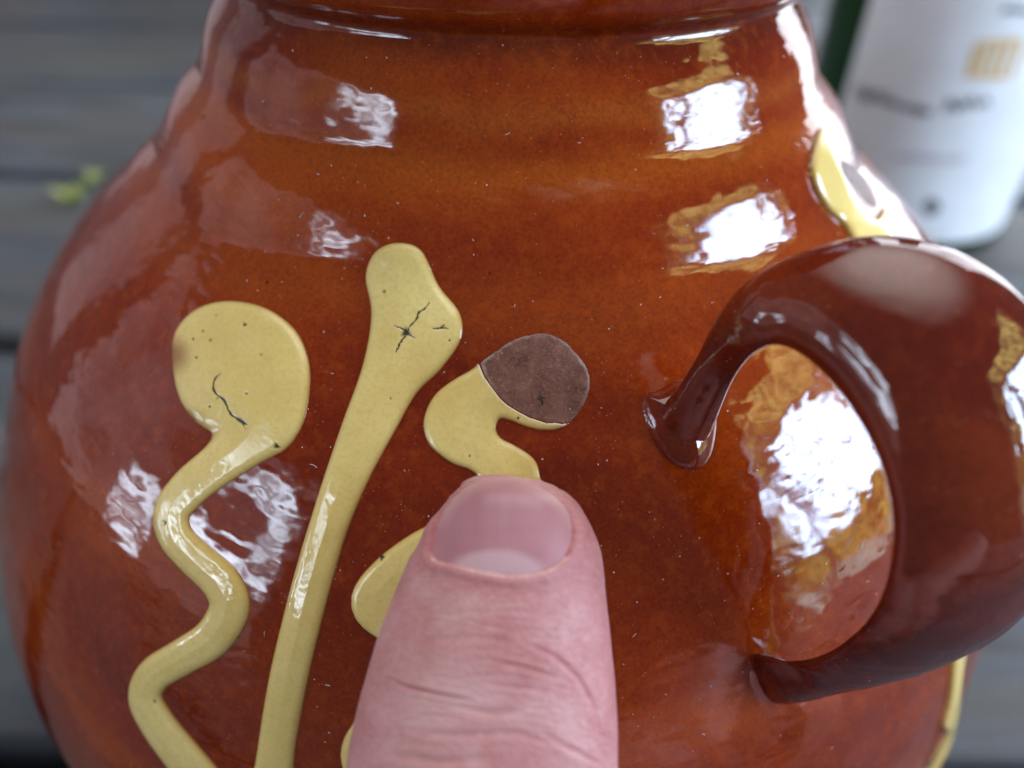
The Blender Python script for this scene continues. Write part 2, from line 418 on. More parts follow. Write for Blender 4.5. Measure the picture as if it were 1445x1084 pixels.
# ------------------------------------------------------------------ table
table = bpy.data.objects.new('wooden_table', None); COL.objects.link(table); table['kind'] = 'structure'
g1 = on_table(50, 245)[1]; g2 = on_table(30, 1076)[1]
def plank(y0, y1, seed):
    rng = np.random.RandomState(seed); bm = bmesh.new(); gap = 5.2
    nx = 40; xs = np.linspace(-700, 800, nx); sec = [(y0+gap, -22), (y0+gap, -1.6), (y0+gap+.7, -.4), (y0+gap+2.2, 0), (y1-gap-2.2, 0), (y1-gap-.7, -.4), (y1-gap, -1.6), (y1-gap, -22)]
    V = []; w0 = rng.randn(nx)*.5; w1 = rng.randn(nx)*.5
    for i, x in enumerate(xs):
        for k, (y, z) in enumerate(sec): V.append((x, y+(w0[i] if k < 4 else w1[i]), z))
    f = grid_faces(nx, len(sec), True); f.append(list(range(len(sec)))[::-1]); f.append([(nx-1)*len(sec)+k for k in range(len(sec))])
    o = mesh_obj('plank', V, f, M_WOOD, table, smooth=False); return o
wpl = (g1-g2)/2 if (g1-g2) > 200 else (g1-g2)
edges = [g2-wpl*2+wpl*k for k in range(0, 14) if g2-wpl*2+wpl*k < 1500]
for k in range(len(edges)-1): plank(edges[k], edges[k+1], k+11)
V = [(x, y, z) for x in (-690, 790) for y in (edges[0]+10, edges[-1]-10) for z in (-34, -24)]
mesh_obj('gap_shade_sheet', V, [(0, 1, 3, 2), (4, 6, 7, 5), (0, 4, 5, 1), (2, 3, 7, 6), (0, 2, 6, 4), (1, 5, 7, 3)], simple('gap_shade_dark', (.03, .03, .032), .9), table, smooth=False)  # added dark sheet below the planks, so the gaps read as shade

# ------------------------------------------------------------------ jug
jug = empty('earthenware_jug', (0, 0, 0), 'glossy brown glazed earthenware jug with raised yellow slip trails and a loop handle', 'jug')
zs = np.concatenate([np.linspace(0, 100, 120), np.linspace(100.4, 136, 110)])
outer = [(r, z) for r, z in zip(prof(zs), zs)]
lip = [(37.6, 137.2), (36.9, 138.0), (35.8, 138.2), (34.6, 137.6), (33.8, 136.4)]
inner = [(max(prof(z)-3.6, 2), z) for z in np.linspace(134, 6, 70)]
pts = [(0.01, 1.2), (40, 1.2), (48, .6), (52, 0), (54.4, 0)] + outer[1:] + lip + inner + [(0.01, 5.5)]
V, f = lathe(pts, 256)
mesh_obj('body', V, f, M_BODY, jug)

def patch(name, sdf, box, Hh, wpx, mat, parent=None, white=None, step=1.7, marks=(), blush=(), sink=.06, power=.5, rough=0., dome=0., taper=None):
    """a raised patch of real thickness that follows the jug wall; sdf gives distance inside its outline"""
    x0, y0, x1, y1 = box
    gx = np.arange(x0, x1, step); gy = np.arange(y0, y1, step); X, Y = np.meshgrid(gx, gy)
    Q = np.stack([X.ravel(), Y.ravel()], 1); d = sdf(Q).reshape(X.shape)
    gyv, gxv = np.gradient(d, step); gl = np.hypot(gxv, gyv)+1e-6
    near = np.abs(d) < .72*step
    X = np.where(near, X-d*gxv/gl, X); Y = np.where(near, Y-d*gyv/gl, Y); d = np.where(near, 0, d)
    ok = d <= 1e-6; cell = ok[:-1, :-1] & ok[1:, :-1] & ok[:-1, 1:] & ok[1:, 1:]
    used = np.zeros(ok.shape, bool)
    for a in (0, 1):
        for b in (0, 1): used[a:used.shape[0]-1+a, b:used.shape[1]-1+b] |= cell
    idx = -np.ones(ok.shape, int); idx[used] = np.arange(used.sum())
    px = X[used]; py = Y[used]; dd = -d[used]; P, N = jug_hit(px, py)
    td = dd if taper is None else np.maximum(-taper(np.stack([px, py], 1)), 0)
    t = np.clip(td/wpx, 0, 1); h = -sink+(Hh+sink)*(1-(1-t)**2)**power
    if dome: h = h+dome*np.clip(td/(wpx*3), 0, 1)
    if taper is not None: h = np.where(dd <= 1e-6, -sink, h)
    if rough: h = h+rough*(np.random.rand(len(h))-.5)*np.clip(dd/3, 0, 1)
    mark = np.zeros(len(px)); Qp = np.stack([px, py], 1)
    for line, wd in marks:
        wd *= .72
        L = np.array(line, float)
        if len(L) > 2: L = catmull(L, 5); L[1:-1] += np.random.randn(len(L)-2, 2)*.4
        q, tt = seg_dist(Qp, L[:-1], L[1:]) if len(L) > 1 else (np.hypot(*(Qp-L[0]).T), None)
        if tt is not None:
            tt = tt/(len(L)-1); wd = wd*(1.15-.75*np.abs(2*tt-1)**2)*(.75+.5*np.sin(tt*17+len(L))**2)
        else: q = q*(1+.25*np.sin(3*np.arctan2(Qp[:, 1]-L[0][1], Qp[:, 0]-L[0][0])+L[0][0]))
        mark = np.maximum(mark, np.clip(1.25-q/wd, 0, 1))
    h = h-.28*Hh*mark
    bl = np.zeros(len(px))
    for cx, cy, rx, ry, k in blush:
        bl = np.maximum(bl, k*np.clip(1.3-np.hypot((px-cx)/rx, (py-cy)/ry), 0, 1))
    wh = np.zeros(len(px))
    if white is not None:
        q, _ = seg_dist(Qp, np.array(white, float)[:-1], np.array(white, float)[1:]); wh = np.clip(1.4-q/(2.6+1.6*np.random.rand(len(q))), 0, 1)
    V = P+N*h[:, None]; I, J = np.nonzero(cell)
    Fc = np.stack([idx[I, J], idx[I+1, J], idx[I+1, J+1], idx[I, J+1]], 1)
    return mesh_obj(name, V, Fc, mat, parent or jug, attrs={'edge': td, 'mark': mark, 'blush': np.clip(bl, 0, 1), 'white': wh*.85})

# left wavy trail with a round head
tr1 = catmull([(372, 585, 44), (350, 622, 36), (306, 657, 31), (268, 688, 29), (243, 722, 27), (248, 757, 26), (277, 789, 27), (312, 822, 29), (324, 858, 30), (300, 900, 29),
               (256, 928, 27), (218, 952, 26), (205, 984, 25), (223, 1022, 26), (258, 1068, 28), (290, 1110, 29), (296, 1150, 29)], 6)
head1 = catmull([(322, 424), (375, 434), (418, 466), (437, 512), (436, 560), (420, 605), (395, 632), (350, 625), (318, 606), (285, 602), (256, 570), (243, 520), (246, 470), (276, 436)], 6, True)
patch('slip_trail', lambda Q: smin(sdf_poly(Q, head1), sdf_trail(Q, tr1), 34), (160, 400, 470, 1170), .34, 15, M_SLIP, dome=.30, step=1.4, power=.7,
      marks=[([(318, 528), (308, 540), (309, 555), (322, 568), (330, 585), (343, 594), (352, 606)], 2.6), ([(336, 590), (353, 600)], 4.5), ([(350, 461)], 4.2), ([(278, 481)], 3), ([(292, 470)], 2.6),
             ([(283, 507)], 3.2), ([(301, 575)], 3.4), ([(353, 557)], 3), ([(393, 630)], 6), ([(238, 737)], 4)],
      blush=[(250, 503, 24, 26, .75), (262, 590, 30, 14, .5)])
# tall straight trail with a clubbed head
poly2 = catmull([(558, 342), (594, 352), (620, 403), (649, 441), (651, 479), (623, 521), (588, 556), (558, 609), (523, 674), (493, 745), (470, 822), (450, 900), (434, 970), (418, 1060), (408, 1150),
                 (352, 1150), (362, 1060), (378, 960), (399, 869), (423, 780), (452, 686), (482, 597), (511, 515), (523, 444), (515, 391), (528, 356)], 6, True)
patch('slip_trail', lambda Q: sdf_poly(Q, poly2), (335, 325, 670, 1155), .36, 15, M_SLIP, dome=.26, step=1.4, power=.7,
      marks=[([(576, 472), (581, 462), (590, 452), (593, 444), (601, 438), (607, 429)], 2.0), ([(576, 472), (569, 466), (558, 462)], 1.8), ([(576, 474), (566, 488), (561, 501)], 2.0), ([(576, 472), (588, 480)], 1.8), ([(575, 472)], 9.5),
             ([(612, 467), (622, 465), (634, 466)], 1.9), ([(622, 465), (629, 460)], 1.6), ([(635, 482)], 2.6), ([(553, 564)], 2.2)])
# right wavy trail with its head popped off, running under the thumb
chip_edge = [(677, 515), (684, 532), (694, 546), (706, 562), (716, 571), (727, 578), (747, 589), (760, 593), (771, 597), (783, 596), (793, 598), (806, 595)]
poly3 = catmull([(675, 512), (665, 521), (639, 536), (615, 555), (601, 579), (597, 603), (605, 627), (622, 644), (641, 656), (663, 664), (673, 676), (668, 712), (712, 735), (768, 700), (763, 674), (758, 654), (747, 641), (725, 627), (708, 618), (701, 605), (706, 592), (720, 594), (737, 601), (759, 607), (783, 607), (802, 599), (808, 588), (780, 570), (725, 545), (692, 516), (681, 508)], 6, True)
chip = np.vstack([catmull([(676, 512), (694, 499), (723, 480), (747, 472), (771, 470), (795, 480), (815, 500), (829, 520), (833, 543), (827, 566), (816, 585), (804, 597)], 6), np.array(chip_edge[::-1])])
tr3 = catmull([(716, 690, 36), (712, 722, 36), (670, 752, 34), (606, 776, 33), (552, 815, 33), (528, 852, 33), (560, 882, 30), (610, 905, 30), (622, 950, 30), (580, 995, 30), (530, 1030, 30), (510, 1065, 30), (530, 1110, 30), (560, 1150, 30)], 6)
patch('slip_trail', lambda Q: np.maximum(smin(sdf_poly(Q, poly3), sdf_trail(Q, tr3), 8), -sdf_poly(Q, chip)+.5), (470, 480, 830, 1170), .36, 12, M_SLIP, power=.5, dome=.16, step=1.4, white=chip_edge, taper=lambda Q: smin(sdf_poly(Q, poly3), sdf_trail(Q, tr3), 8),
      marks=[([(701, 600), (703, 611), (708, 619)], 2.4), ([(731, 591)], 3.2), ([(540, 786)], 6), ([(663, 644)], 2.4)])
chip = chip+np.random.RandomState(5).randn(len(chip), 2)*.3
patch('bare_clay_spot', lambda Q: sdf_poly(Q, chip), (660, 455, 850, 615), .05, 5, M_CLAY, step=1.5, sink=.05, rough=.05,
      marks=[([(757, 562), (764, 566), (766, 573)], 2.2), ([(760, 560), (768, 563)], 1.8)])
# drop on the far right shoulder with a lost flake
poly4 = catmull([(1155, 181), (1145, 205), (1140, 236), (1147, 266), (1164, 296), (1187, 318), (1210, 350), (1256, 350), (1250, 320), (1245, 293), (1232, 310), (1212, 296), (1190, 255), (1172, 212)], 6, True)
patch('slip_trail', lambda Q: sdf_poly(Q, poly4), (1130, 170, 1270, 365), .7, 9, M_SLIP, step=1.5)
ell4 = catmull([(1186, 226), (1203, 232), (1222, 252), (1237, 280), (1237, 294), (1222, 288), (1203, 266), (1189, 244)], 6, True)
patch('bare_clay_spot', lambda Q: sdf_poly(Q, ell4), (1175, 215, 1250, 305), .12, 6, M_CLAYG, step=1.5, rough=.03)
# trail low on the far right, leaving behind the handle
poly5 = catmull([(1344, 880), (1340, 940), (1335, 990), (1327, 1022), (1331, 1034), (1318, 1060), (1298, 1100), (1306, 1110), (1335, 1060), (1349, 1015), (1353, 985), (1358, 940), (1366, 880)], 6, True)
patch('slip_trail', lambda Q: sdf_poly(Q, poly5), (1285, 870, 1375, 1120), .6, 8, M_SLIP, step=1.5)

# handle: photo point, half width, depth
hp = np.array([(984, 648, 922, 605, 70.4), (1003, 612, 934, 576, 68.6), (1018, 574, 958, 544, 66.4), (1030, 545, 984, 502, 64.4), (1046, 518, 1014, 444, 61.8), (1068, 496, 1060, 392, 59.4), (1098, 487, 1142, 352, 57.6), (1136, 504, 1235, 333, 55.8),
               (1180, 546, 1332, 347, 54.4), (1218, 602, 1425, 402, 53.4), (1246, 664, 1495, 495, 53.0), (1260, 740, 1530, 640, 53.8), (1252, 816, 1510, 780, 55.6), (1228, 870, 1430, 884, 58.8),
               (1190, 907, 1330, 941, 62), (1152, 927, 1242, 968, 65.4), (1116, 932, 1182, 980, 68.8), (1088, 925, 1142, 990, 70.3), (1066, 922, 1110, 994, 71.6), (1050, 928, 1086, 992, 73.6)], float)
hp = catmull(hp, 14)
Pi = to3(hp[:, 0], hp[:, 1], hp[:, 4]); Po = to3(hp[:, 2], hp[:, 3], hp[:, 4]); C = (Pi+Po)/2; Bv = (Po-Pi)/2; Rw = np.linalg.norm(Bv, axis=1)
n = len(C); ring = 72
V = np.zeros((n, ring, 3)); ph = np.linspace(0, 2*np.pi, ring, endpoint=False)
for i in range(n):
    vd = CAM-C[i]; vd /= np.linalg.norm(vd); thick = min(.46*Rw[i]+1.2, Rw[i]*.95)
    V[i] = C[i]+np.cos(ph)[:, None]*Bv[i]+thick*np.sin(ph)[:, None]*vd
k_ = np.ones(9)/9
f = [q[::-1] for q in grid_faces(n, ring, True)]; f.append(list(range(ring))); f.append([(n-1)*ring+q for q in range(ring)][::-1])
handle = mesh_obj('handle', V.reshape(-1, 3), f, M_HANDLE, jug)
foot = catmull([(1058, 950), (1085, 938), (1130, 945), (1170, 960), (1195, 990), (1175, 1035), (1130, 1070), (1095, 1045), (1068, 990)], 6, True)
patch('handle_terminal', lambda Q: sdf_poly(Q, foot), (1045, 925, 1210, 1085), 0.7, 66, M_BODY, handle, power=1.6, sink=.0)
tab = catmull([(906, 562), (932, 548), (965, 535), (1008, 545), (1012, 590), (1004, 640), (982, 664), (948, 654), (918, 615)], 6, True)
patch('handle_terminal', lambda Q: sdf_poly(Q, tab), (895, 525, 1025, 675), 1.5, 50, M_FOOT, handle, power=.8)

# fibres and crumbs of dust lying on the glaze
rg = np.random.RandomState(21); V = []; f = []
for k in range(120):
    x = rg.uniform(330, 1240); y = rg.uniform(70, 1060); a = rg.uniform(0, 6.28); L = rg.choice([2, 2.5, 3, 5, 9, 14], p=[.3, .25, .2, .12, .08, .05]); cv = rg.uniform(-.8, .8); nn = 5
    q = []; 
    for i in range(nn): q.append((x, y)); x += math.cos(a)*L/nn; y += math.sin(a)*L/nn; a += cv/nn*2
    q = np.array(q); P, N = jug_hit(q[:, 0], q[:, 1]); T_ = np.gradient(P, axis=0); B = np.cross(T_, N); B /= np.linalg.norm(B, axis=1, keepdims=True)+1e-9
    w_ = rg.uniform(.022, .04) if L > 4 else rg.uniform(.035, .07); o0 = len(V)
    for i in range(nn):
        for c_, h_ in ((-1, .0), (0, 1.2), (1, .0)): V.append(P[i]+B[i]*w_*c_+N[i]*(.03+w_*h_))
    f += [tuple(o0+z for z in q_) for q_ in grid_faces(nn, 3)]
du = mesh_obj('dust', V, f, simple('pale_dust', (.55, .48, .46), .8), jug); du['kind'] = 'stuff'

# ------------------------------------------------------------------ hand
ky = [672, 674, 678, 684, 695, 712, 730, 760, 790, 850, 920, 1000, 1060, 1140, 1240, 1340]
kx = interp_cx = [704, 704, 705, 706, 712, 717, 719, 719, 718, 709, 699, 690, 683, 676, 668, 662]
kw = [0.5, 19, 38, 56, 77, 95, 108, 124, 134, 150, 167, 181, 188, 190, 184, 180]
kd = [62.2, 61.0, 60.0, 59.2, 58.3, 57.4, 56.8, 55.9, 55.2, 54.1, 53.0, 51.9, 51.2, 50.6, 50.4, 50.8]
kt = [.6, 3.0, 4.8, 6.2, 7.8, 9.2, 10.2, 11.4, 12.3, 13.4, 14.3, 15.0, 15.3, 15.4, 15.2, 15.2]
sy = np.concatenate([672+13*np.linspace(0, 1, 26)**2, np.linspace(685.5, 1120, 260), np.linspace(1124, 1340, 40)])
cx = np.interp(sy, ky, kx); hw = np.interp(sy, ky, kw); dt = np.interp(sy, ky, kd); th = np.interp(sy, ky, kt)
def sm(a, m=9):
    p = np.concatenate([np.repeat(a[0], m), a, np.repeat(a[-1], m)]); r = np.convolve(p, np.ones(2*m+1)/(2*m+1), 'same')[m:-m]
    w = np.clip((np.arange(len(a))-20)/20, 0, 1); return a*(1-w)+r*w
cx, hw, dt, th = sm(cx), sm(hw), sm(dt), sm(th)
Cc = to3(cx, sy, dt+.5*th); A_ = hw*(dt+.5*th)/F
T = np.gradient(Cc, axis=0); T /= np.linalg.norm(T, axis=1, keepdims=True)
Tm = to3(690., 1000., 58.)-to3(712., 740., 62.); Tm /= np.linalg.norm(Tm)
w = np.clip((np.arange(len(T))-10)/60, 0, 1)[:, None]; T = T*w+Tm*(1-w); T /= np.linalg.norm(T, axis=1, keepdims=True)
ring = 320; ph = np.linspace(0, 2*np.pi, ring, endpoint=False); n = len(Cc)
V = np.zeros((n, ring, 3)); ND = np.zeros((n, ring, 3))
for i in range(n):
    vd = CAM-Cc[i]; Nn = vd-T[i]*(vd@T[i]); Nn /= np.linalg.norm(Nn); B = np.cross(Nn, T[i])
    c, s = np.cos(ph), np.sin(ph); e = .86
    V[i] = Cc[i]+(A_[i]*np.sign(c)*np.abs(c)**e)[:, None]*B+(.5*th[i]*np.sign(s)*np.abs(s)**np.where(s > 0, .92, .95))[:, None]*Nn
    ND[i] = s[:, None]*Nn+c[:, None]*B
Vt = V.reshape(-1, 3); Nt = ND.reshape(-1, 3); up_side = (np.tile(np.sin(ph), n) > -.05)
qx, qy, qz = project(Vt); Q = np.stack([qx, qy], 1)
nail_poly = catmull([(614, 789), (612, 762), (620, 733), (636, 705), (662, 684), (700, 675), (739, 678), (774, 693), (799, 717), (808, 745), (805, 770), (791, 792), (766, 806), (730, 811), (690, 807), (650, 798)], 6, True)
dn = np.full(len(Q), 99.); m = up_side & (qy < 900); dn[m] = sdf_poly(Q[m], nail_poly)
disp = np.zeros(len(Q)); red = np.zeros(len(Q)); pale = np.zeros(len(Q)); cut = np.zeros(len(Q))
fold = np.clip((qy-705)/45, 0, 1)
disp -= .36*np.clip(-dn/5+.5, 0, 1)*(.35+.65*fold)
disp += .17*np.exp(-((dn-9)/7.5)**2)*fold
red += 1.2*np.exp(-((dn-0.5)/4)**2)*fold*np.clip(1-np.abs(qx-712)/400, 0, 1)*np.where(np.abs(qx-712) > 70, 1, .35)
prox = np.clip((qy-775)/15, 0, 1)
cut = np.exp(-((dn-2.2)/2.2)**2)*prox*(.15+.6*np.random.RandomState(2).rand(len(dn)))
red += .30*np.exp(-((dn-22)/16)**2)*fold
creases = [([(548, 958), (575, 970), (610, 978), (640, 984), (668, 990)], 4.0, .55, .5), ([(640, 995), (690, 1006), (740, 1004)], 7, .25, .2), ([(690, 932), (740, 942), (790, 958)], 5, .30, .35), ([(745, 910), (780, 925), (815, 955), (840, 1000), (846, 1040)], 5, .30, .4),
           ([(560, 905), (620, 902), (680, 900), (720, 905)], 6, .16, .15), ([(570, 1030), (640, 1038), (720, 1034), (780, 1050)], 7, .25, .2), ([(680, 965), (740, 972), (790, 978)], 5, .2, .2), ([(760, 1030), (800, 1055), (850, 1080)], 6, .25, .25), ([(540, 1065), (620, 1075), (700, 1070)], 8, .25, .2), ([(575, 860), (640, 866), (700, 862), (770, 868)], 6, .08, .08)]
rng = np.random.RandomState(7)
for k in range(170):
    x0 = rng.uniform(540, 830); y0 = rng.triangular(830, 1000, 1090); L = rng.uniform(14, 70); sl = rng.uniform(-.1, .35)+(x0-690)/500
    creases.append(([(x0, y0), (x0+L*.5, y0+L*.5*sl-2), (x0+L, y0+L*sl+2)], rng.uniform(1.8, 3.2), rng.uniform(.03, .10), .06))
for line, wd, dep, rd in creases:
    dep *= .38; rd *= 1.1; wd *= .62
    L = np.array(line, float); m = up_side & (qy > 700)
    q, tt = seg_dist(Q[m], L[:-1], L[1:]); tap = np.sin(np.pi*np.clip(tt/(len(L)-1), .02, .98))**.6
    g = np.exp(-(q/wd)**2)*tap; disp[m] -= dep*g; disp[m] += dep*.35*np.exp(-((q-2.4*wd)/(1.3*wd))**2)*tap; red[m] += rd*g
pale += .55*np.exp(-(((qx-650)/75)**2+((qy-985)/45)**2))*up_side
pale += .35*np.exp(-(((qx-700)/120)**2+((qy-676)/10)**2))*up_side
Vt = Vt+Nt*disp[:, None]
f = grid_faces(n, ring, True); f.append([(n-1)*ring+q for q in range(ring)][::-1]); f.append(list(range(ring)))
# thumb flesh, kept for the nail to lie on
tb = BVHTree.FromPolygons([Vector(v) for v in Vt], f)

def capsule(bm, p, q, r0, r1, flat=1., nrm=None, seg=20):
    p = np.array(p, float); q = np.array(q, float); ax = q-p; L = np.linalg.norm(ax); ax /= L
    h = np.array(nrm if nrm is not None else ([0, 0, 1] if abs(ax[2]) < .9 else [1, 0, 0]), float); h -= ax*(h@ax); h /= np.linalg.norm(h); g = np.cross(ax, h)
    rows = []
    for a in np.linspace(-90, 0, 7): rows.append((r0*math.sin(math.radians(a)), r0*math.cos(math.radians(a))))
    for a in np.linspace(0, 90, 7): rows.append((L+r1*math.sin(math.radians(a)), r1*math.cos(math.radians(a))))
    vv = []
    for s, r in rows:
        r = max(r, .02); vv.append([bm.verts.new(p+ax*s+r*(math.cos(b)*g+flat*math.sin(b)*h)) for b in np.linspace(0, 2*np.pi, seg, endpoint=False)])
    for i in range(len(vv)-1):
        for j in range(seg): bm.faces.new((vv[i][j], vv[i][(j+1) % seg], vv[i+1][(j+1) % seg], vv[i+1][j]))
    bm.faces.new(vv[0][::-1]); bm.faces.new(vv[-1])

base = Cc[-1]; tdir = T[-1]
print('thumb end', base, tdir, 'tip', Cc[40])
bm = bmesh.new()
mcp = base+tdir*10+np.array([1, -2, -3]); cmc = mcp+np.array([24, -13, -7.]); wrist = cmc+np.array([19, -10, -4.])
capsule(bm, base-tdir*5, mcp, 7.4, 9.0); capsule(bm, mcp, cmc, 10, 13)
capsule(bm, cmc, wrist, 14, 16, .8); capsule(bm, wrist, wrist+np.array([70, -75, -2.]), 18, 26, .85)
knuck = [np.array([-14, -108, 37.]), np.array([-12, -106, 21.]), np.array([-8, -104, 8.])]
kn = [np.array([0, -103, 38.]), np.array([-2, -103, 27.]), np.array([0, -103, 16.]), np.array([5, -103, 8.])]
for i, k in enumerate(kn):
    k = k+np.array([0, -2, 2.]); capsule(bm, wrist+np.array([-8, 2, -2-2.*i]), k, 10, 9)
    ln = [26, 29, 27, 21][i]; r = [7.4, 7.6, 7.2, 6.4][i]
    # each finger wraps round the jug's belly
    a0 = math.atan2(k[1], k[0]); pts_ = [k]; z = k[2]; rad = math.hypot(k[0], k[1])
    for sgm, L in ((0, ln), (1, ln*.68), (2, ln*.55)):
        z = max(z-5, 7.5); rr = prof(np.array(z))+r*.93; a0 = a0-L/((rad+rr)/2); rad = rr
        pts_.append(np.array([rr*math.cos(a0), rr*math.sin(a0), z]))
    for s_, (p, q) in enumerate(zip(pts_[:-1], pts_[1:])): capsule(bm, p, q, r*(1-.07*s_), r*(.95-.08*s_))
me = bpy.data.meshes.new('hand_blank'); bm.to_mesh(me); bm.free()
hb = bpy.data.objects.new('hand_blank', me); COL.objects.link(hb)
md = hb.modifiers.new('r', 'REMESH'); md.mode = 'VOXEL'; md.voxel_size = 1.3
md = hb.modifiers.new('s', 'SMOOTH'); md.factor = .5; md.iterations = 12
hand = mesh_obj('hand', Vt, f, M_SKIN, attrs={'red': np.clip(red, 0, 1), 'pale': np.clip(pale, 0, 1), 'cut': np.clip(cut, 0, 1)})
bpy.context.view_layer.update()
dg = bpy.context.evaluated_depsgraph_get(); hm = bpy.data.meshes.new_from_object(hb.evaluated_get(dg))
hm.transform(Matrix.Scale(S, 4)); hm.polygons.foreach_set('use_smooth', [True]*len(hm.polygons))
bpy.data.objects.remove(hb)
hb = bpy.data.objects.new('hand_blank', hm); COL.objects.link(hb)
bo = hand.modifiers.new('u', 'BOOLEAN'); bo.operation = 'UNION'; bo.solver = 'EXACT'; bo.object = hb
bpy.context.view_layer.update(); dg = bpy.context.evaluated_depsgraph_get()
um = bpy.data.meshes.new_from_object(hand.evaluated_get(dg)); hand.modifiers.clear()
print('hand verts', len(hand.data.vertices), len(hm.vertices), '->', len(um.vertices), [a.name for a in um.attributes])
if len(um.vertices) > len(Vt)*.8: hand.data = um
bpy.data.objects.remove(hb)
if not hand.data.materials: hand.data.materials.append(M_SKIN)
hand.data.polygons.foreach_set('use_smooth', [True]*len(hand.data.polygons))
hand['label'] = 'bare hand whose pink thumb presses on the jug below the chipped spot'; hand['category'] = 'hand'

# nail
xs = np.arange(600, 822, 2.); ys = np.arange(662, 822, 2.); X, Y = np.meshgrid(xs, ys)
d = sdf_poly(np.stack([X.ravel(), Y.ravel()], 1), nail_poly).reshape(X.shape)
gy_, gx_ = np.gradient(d, 2.); gl = np.hypot(gx_, gy_)+1e-6; near = np.abs(d) < 1.5
X = np.where(near, X-d*gx_/gl, X); Y = np.where(near, Y-d*gy_/gl, Y); d = np.where(near, 0, d); ok = d <= 1e-6
cell = ok[:-1, :-1] & ok[1:, :-1] & ok[:-1, 1:] & ok[1:, 1:]; used = np.zeros(ok.shape, bool)
for a in (0, 1):
    for b in (0, 1): used[a:used.shape[0]-1+a, b:used.shape[1]-1+b] |= cell
idx = -np.ones(ok.shape, int); idx[used] = np.arange(used.sum()); px, py, dd = X[used], Y[used], -d[used]
P = []
for x, y in zip(px, py):
    dr = to3(x, y, 1.)-CAM; h = tb.ray_cast(Vector(CAM), Vector(dr).normalized())
    P.append(h[0] if h[0] is not None else Vector(to3(x, y, 60.)))
P = np.array([tuple(p) for p in P]); ray = (CAM-P)/np.linalg.norm(CAM-P, axis=1, keepdims=True)
lift = -.06+.26*np.clip(dd/6, 0, 1)+.12*np.clip(dd/30, 0, 1)
P = P+ray*lift[:, None]
# even out the plate
G = np.full(ok.shape+(3,), np.nan); G[used] = P
for _ in range(14):
    pad = np.pad(G, ((1, 1), (1, 1), (0, 0)), constant_values=np.nan); nb = np.stack([pad[:-2, 1:-1], pad[2:, 1:-1], pad[1:-1, :-2], pad[1:-1, 2:]])
    full = ~np.isnan(nb[..., 0]).any(0) & used; G[full] = .5*G[full]+.5*nb.mean(0)[full]
P = G[used]; I, J = np.nonzero(cell); Fn = np.stack([idx[I, J], idx[I+1, J], idx[I+1, J+1], idx[I, J+1]], 1)
lun = np.clip(1.25-np.hypot((px-700)/62, (py-812)/33), 0, .3)/.3
free = np.clip(1-(dd-2)/16, 0, 1)*np.clip((752-py)/40, 0, 1)
nail = mesh_obj('fingernail', P, Fn, M_NAIL, hand, attrs={'lunula': lun*.5, 'free': free*.4})
so = nail.modifiers.new('thick', 'SOLIDIFY'); so.thickness = .3*S; so.offset = -1

# ------------------------------------------------------------------ bottle
bc = on_table(1252, 296); dist = np.linalg.norm((bc-CAM)@fwd); BR = 143*dist/F
bc[1] += 2
print('bottle', bc, 'diameter mm', BR*2*1.2)
bottle = empty('wine_bottle', bc, 'dark green glass bottle with a white label standing behind the jug', 'bottle')
bp = [(.01, 6), (BR*.45, 4), (BR*.7, 1.2), (BR*.84, 0), (BR*.92, .8), (BR*.985, 3.2), (BR, 6.5), (BR, 150), (BR*.97, 160), (BR*.85, 172), (BR*.65, 184), (BR*.45, 196), (BR*.37, 208), (BR*.36, 255), (BR*.41, 256), (BR*.41, 264), (BR*.36, 265), (BR*.30, 265), (BR*.30, 240)]
pp = catmull(bp, 4); V, f = lathe([tuple(p) for p in pp], 96); mesh_obj('glass', V, f, M_GLASS, bottle)
vdir = CAM-bc; va = math.atan2(vdir[1], vdir[0])
def lab(ang, z, off=.35):   # ang in degrees measured to the right of the direction to the camera
    a = va+math.radians(ang); return ((BR+off)*math.cos(a), (BR+off)*math.sin(a), z)
angs = np.linspace(-37, 150, 80); zl = np.linspace(2.6, 112, 30)
def rr(z): return np.interp(z, [2.6, 4, 6.5], [-.035*BR, -.008*BR, 0])
V = [lab(a, z, .35+rr(z)) for z in zl for a in angs]; lb = mesh_obj('label', V, grid_faces(30, 80), M_PAPER, bottle)
so = lb.modifiers.new('thick', 'SOLIDIFY'); so.thickness = .25*S; so.offset = -1
def stroke(name, lines, wd, mat):
    V = []; f = []
    for ln in lines:
        ln = catmull(ln, 5) if len(ln) > 2 else np.array(ln, float)
        for i, p in enumerate(ln):
            tg = ln[min(i+1, len(ln)-1)]-ln[max(i-1, 0)]; s = np.array([tg[0]*BR*math.pi/180, tg[1]]); s /= np.linalg.norm(s)+1e-9; nx, ny = -s[1]*wd, s[0]*wd
            for k in (-1, 1): V.append(lab(p[0]+k*nx/(BR*math.pi/180), p[1]+k*ny, .52))
            if i: q = len(V); f.append((q-4, q-3, q-1, q-2))
    o = mesh_obj(name, V, f, mat, lb); return o
LAB = dict(gold=(28, 76), script=(-12, 55))
def px_to_label(x, y):
    d = to3(float(x), float(y), 1.)-CAM; o = CAM-bc; A = d[0]**2+d[1]**2; Bq = 2*(o[0]*d[0]+o[1]*d[1]); Cq = o[0]**2+o[1]**2-BR**2
    D = Bq*Bq-4*A*Cq
    if D < 0: return None
    t = (-Bq-math.sqrt(D))/(2*A); p = o+d*t; a = (math.degrees(math.atan2(p[1], p[0])-va)+180) % 360-180
    return a, p[2]
def onlab(pts): return [q for q in (px_to_label(*p) for p in pts) if q]
def pen(x0, y0, L, hgt, nn, seed, sl=0.):
    rg = np.random.RandomState(seed); return onlab([(x0+L*k/nn+rg.uniform(-2, 2), y0+sl*L*k/nn+(-hgt if k % 2 else hgt)*rg.uniform(.4, 1)) for k in range(nn+1)])
gl_ = []
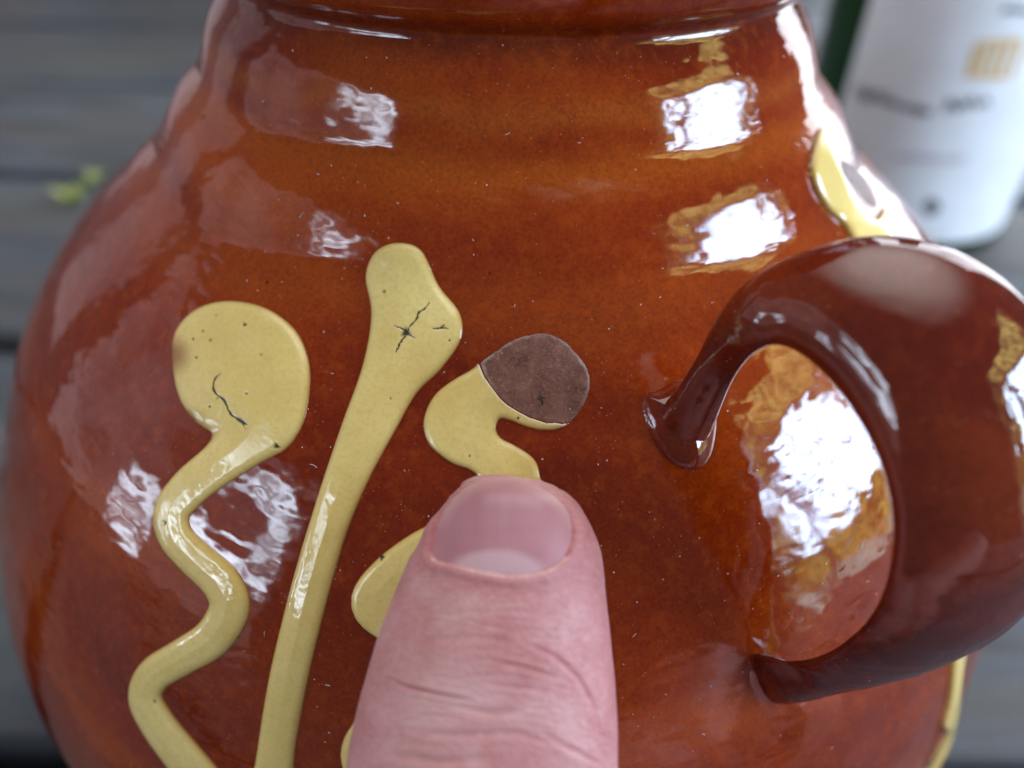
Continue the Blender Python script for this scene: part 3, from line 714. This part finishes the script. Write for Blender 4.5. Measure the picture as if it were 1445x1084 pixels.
for k, (x, y) in enumerate([(1364, 108), (1378, 108), (1394, 108), (1408, 108), (1424, 108)]):
    gl_.append(onlab([(x, y), (x+9, y-24), (x+17, y-48)]))
gl_ += [onlab([(1366, 104), (1384, 106), (1400, 106), (1418, 108)]), onlab([(1380, 62), (1400, 60), (1424, 58), (1440, 58)]), onlab([(1376, 84), (1390, 83)])]
stroke('gold_lettering', [g for g in gl_ if len(g) > 1], .85, M_GOLD)
stroke('script_lettering', [pen(1208, 128, 44, 13, 7, 3, .25), pen(1250, 144, 66, 7, 9, 4, .22), pen(1335, 150, 60, 9, 8, 5, -.1)], .55, M_INK)
stroke('small_lettering', [pen(1412, 14, 36, 6, 6, 8)], .45, M_INK)
stroke('small_lettering', [pen(1262, 222, 100, 5, 16, 9, .03)], .45, M_FAINT)
stroke('emblem', [onlab([(1304, 296), (1310, 284), (1318, 284), (1322, 294), (1314, 300), (1308, 292), (1318, 290)])], .9, M_INK)

# ------------------------------------------------------------------ little plant in the plank gap
pc = on_table(112, 262); plant = empty('seedling', pc, 'tiny yellow green seedling growing from the gap between the grey planks', 'plant')
def leaf(c, L, wd, az, el, mat):
    a, e = math.radians(az), math.radians(el); d = np.array([math.cos(a)*math.cos(e), math.sin(a)*math.cos(e), math.sin(e)]); s = np.array([-math.sin(a), math.cos(a), 0]); nn = np.cross(d, s)
    V = []; rows = 6
    for i in range(rows):
        t = i/(rows-1); ww = wd*math.sin(math.pi*min(.06+t*.93, 1))
        for k in (-1, 0, 1): V.append(np.array(c)+d*L*t+s*ww*k+nn*(abs(k)*ww*.3-L*.25*t*t))
    o = mesh_obj('leaf', V, grid_faces(rows, 3), mat, plant); m = o.modifiers.new('t', 'SOLIDIFY'); m.thickness = .25*S; return o
b1 = on_table(103, 285)-pc; b2 = on_table(136, 255)-pc
for k, (c, L, wd, az, el) in enumerate([((b1), 11, 4.2, 200, 62), (b1, 10, 4, 320, 55), (b1, 9, 3.6, 90, 60), (b1, 8, 3.4, 260, 35), (b2, 8, 3.2, 20, 60), (b2, 7.5, 3, 150, 55), (b2, 7, 3, 270, 45)]):
    leaf(c+np.array([0, 0, -1.5]), L*1.0, wd*1.0, az, el, M_LEAF)
for k in range(5): leaf((b1+b2)/2+np.array([random.uniform(-3, 3), random.uniform(-2, 2), -2]), 7, 2.4, random.uniform(0, 360), 45, M_DARKLEAF)
print('tris', sum(len(o.data.polygons) for o in bpy.data.objects if o.type == 'MESH')*2)
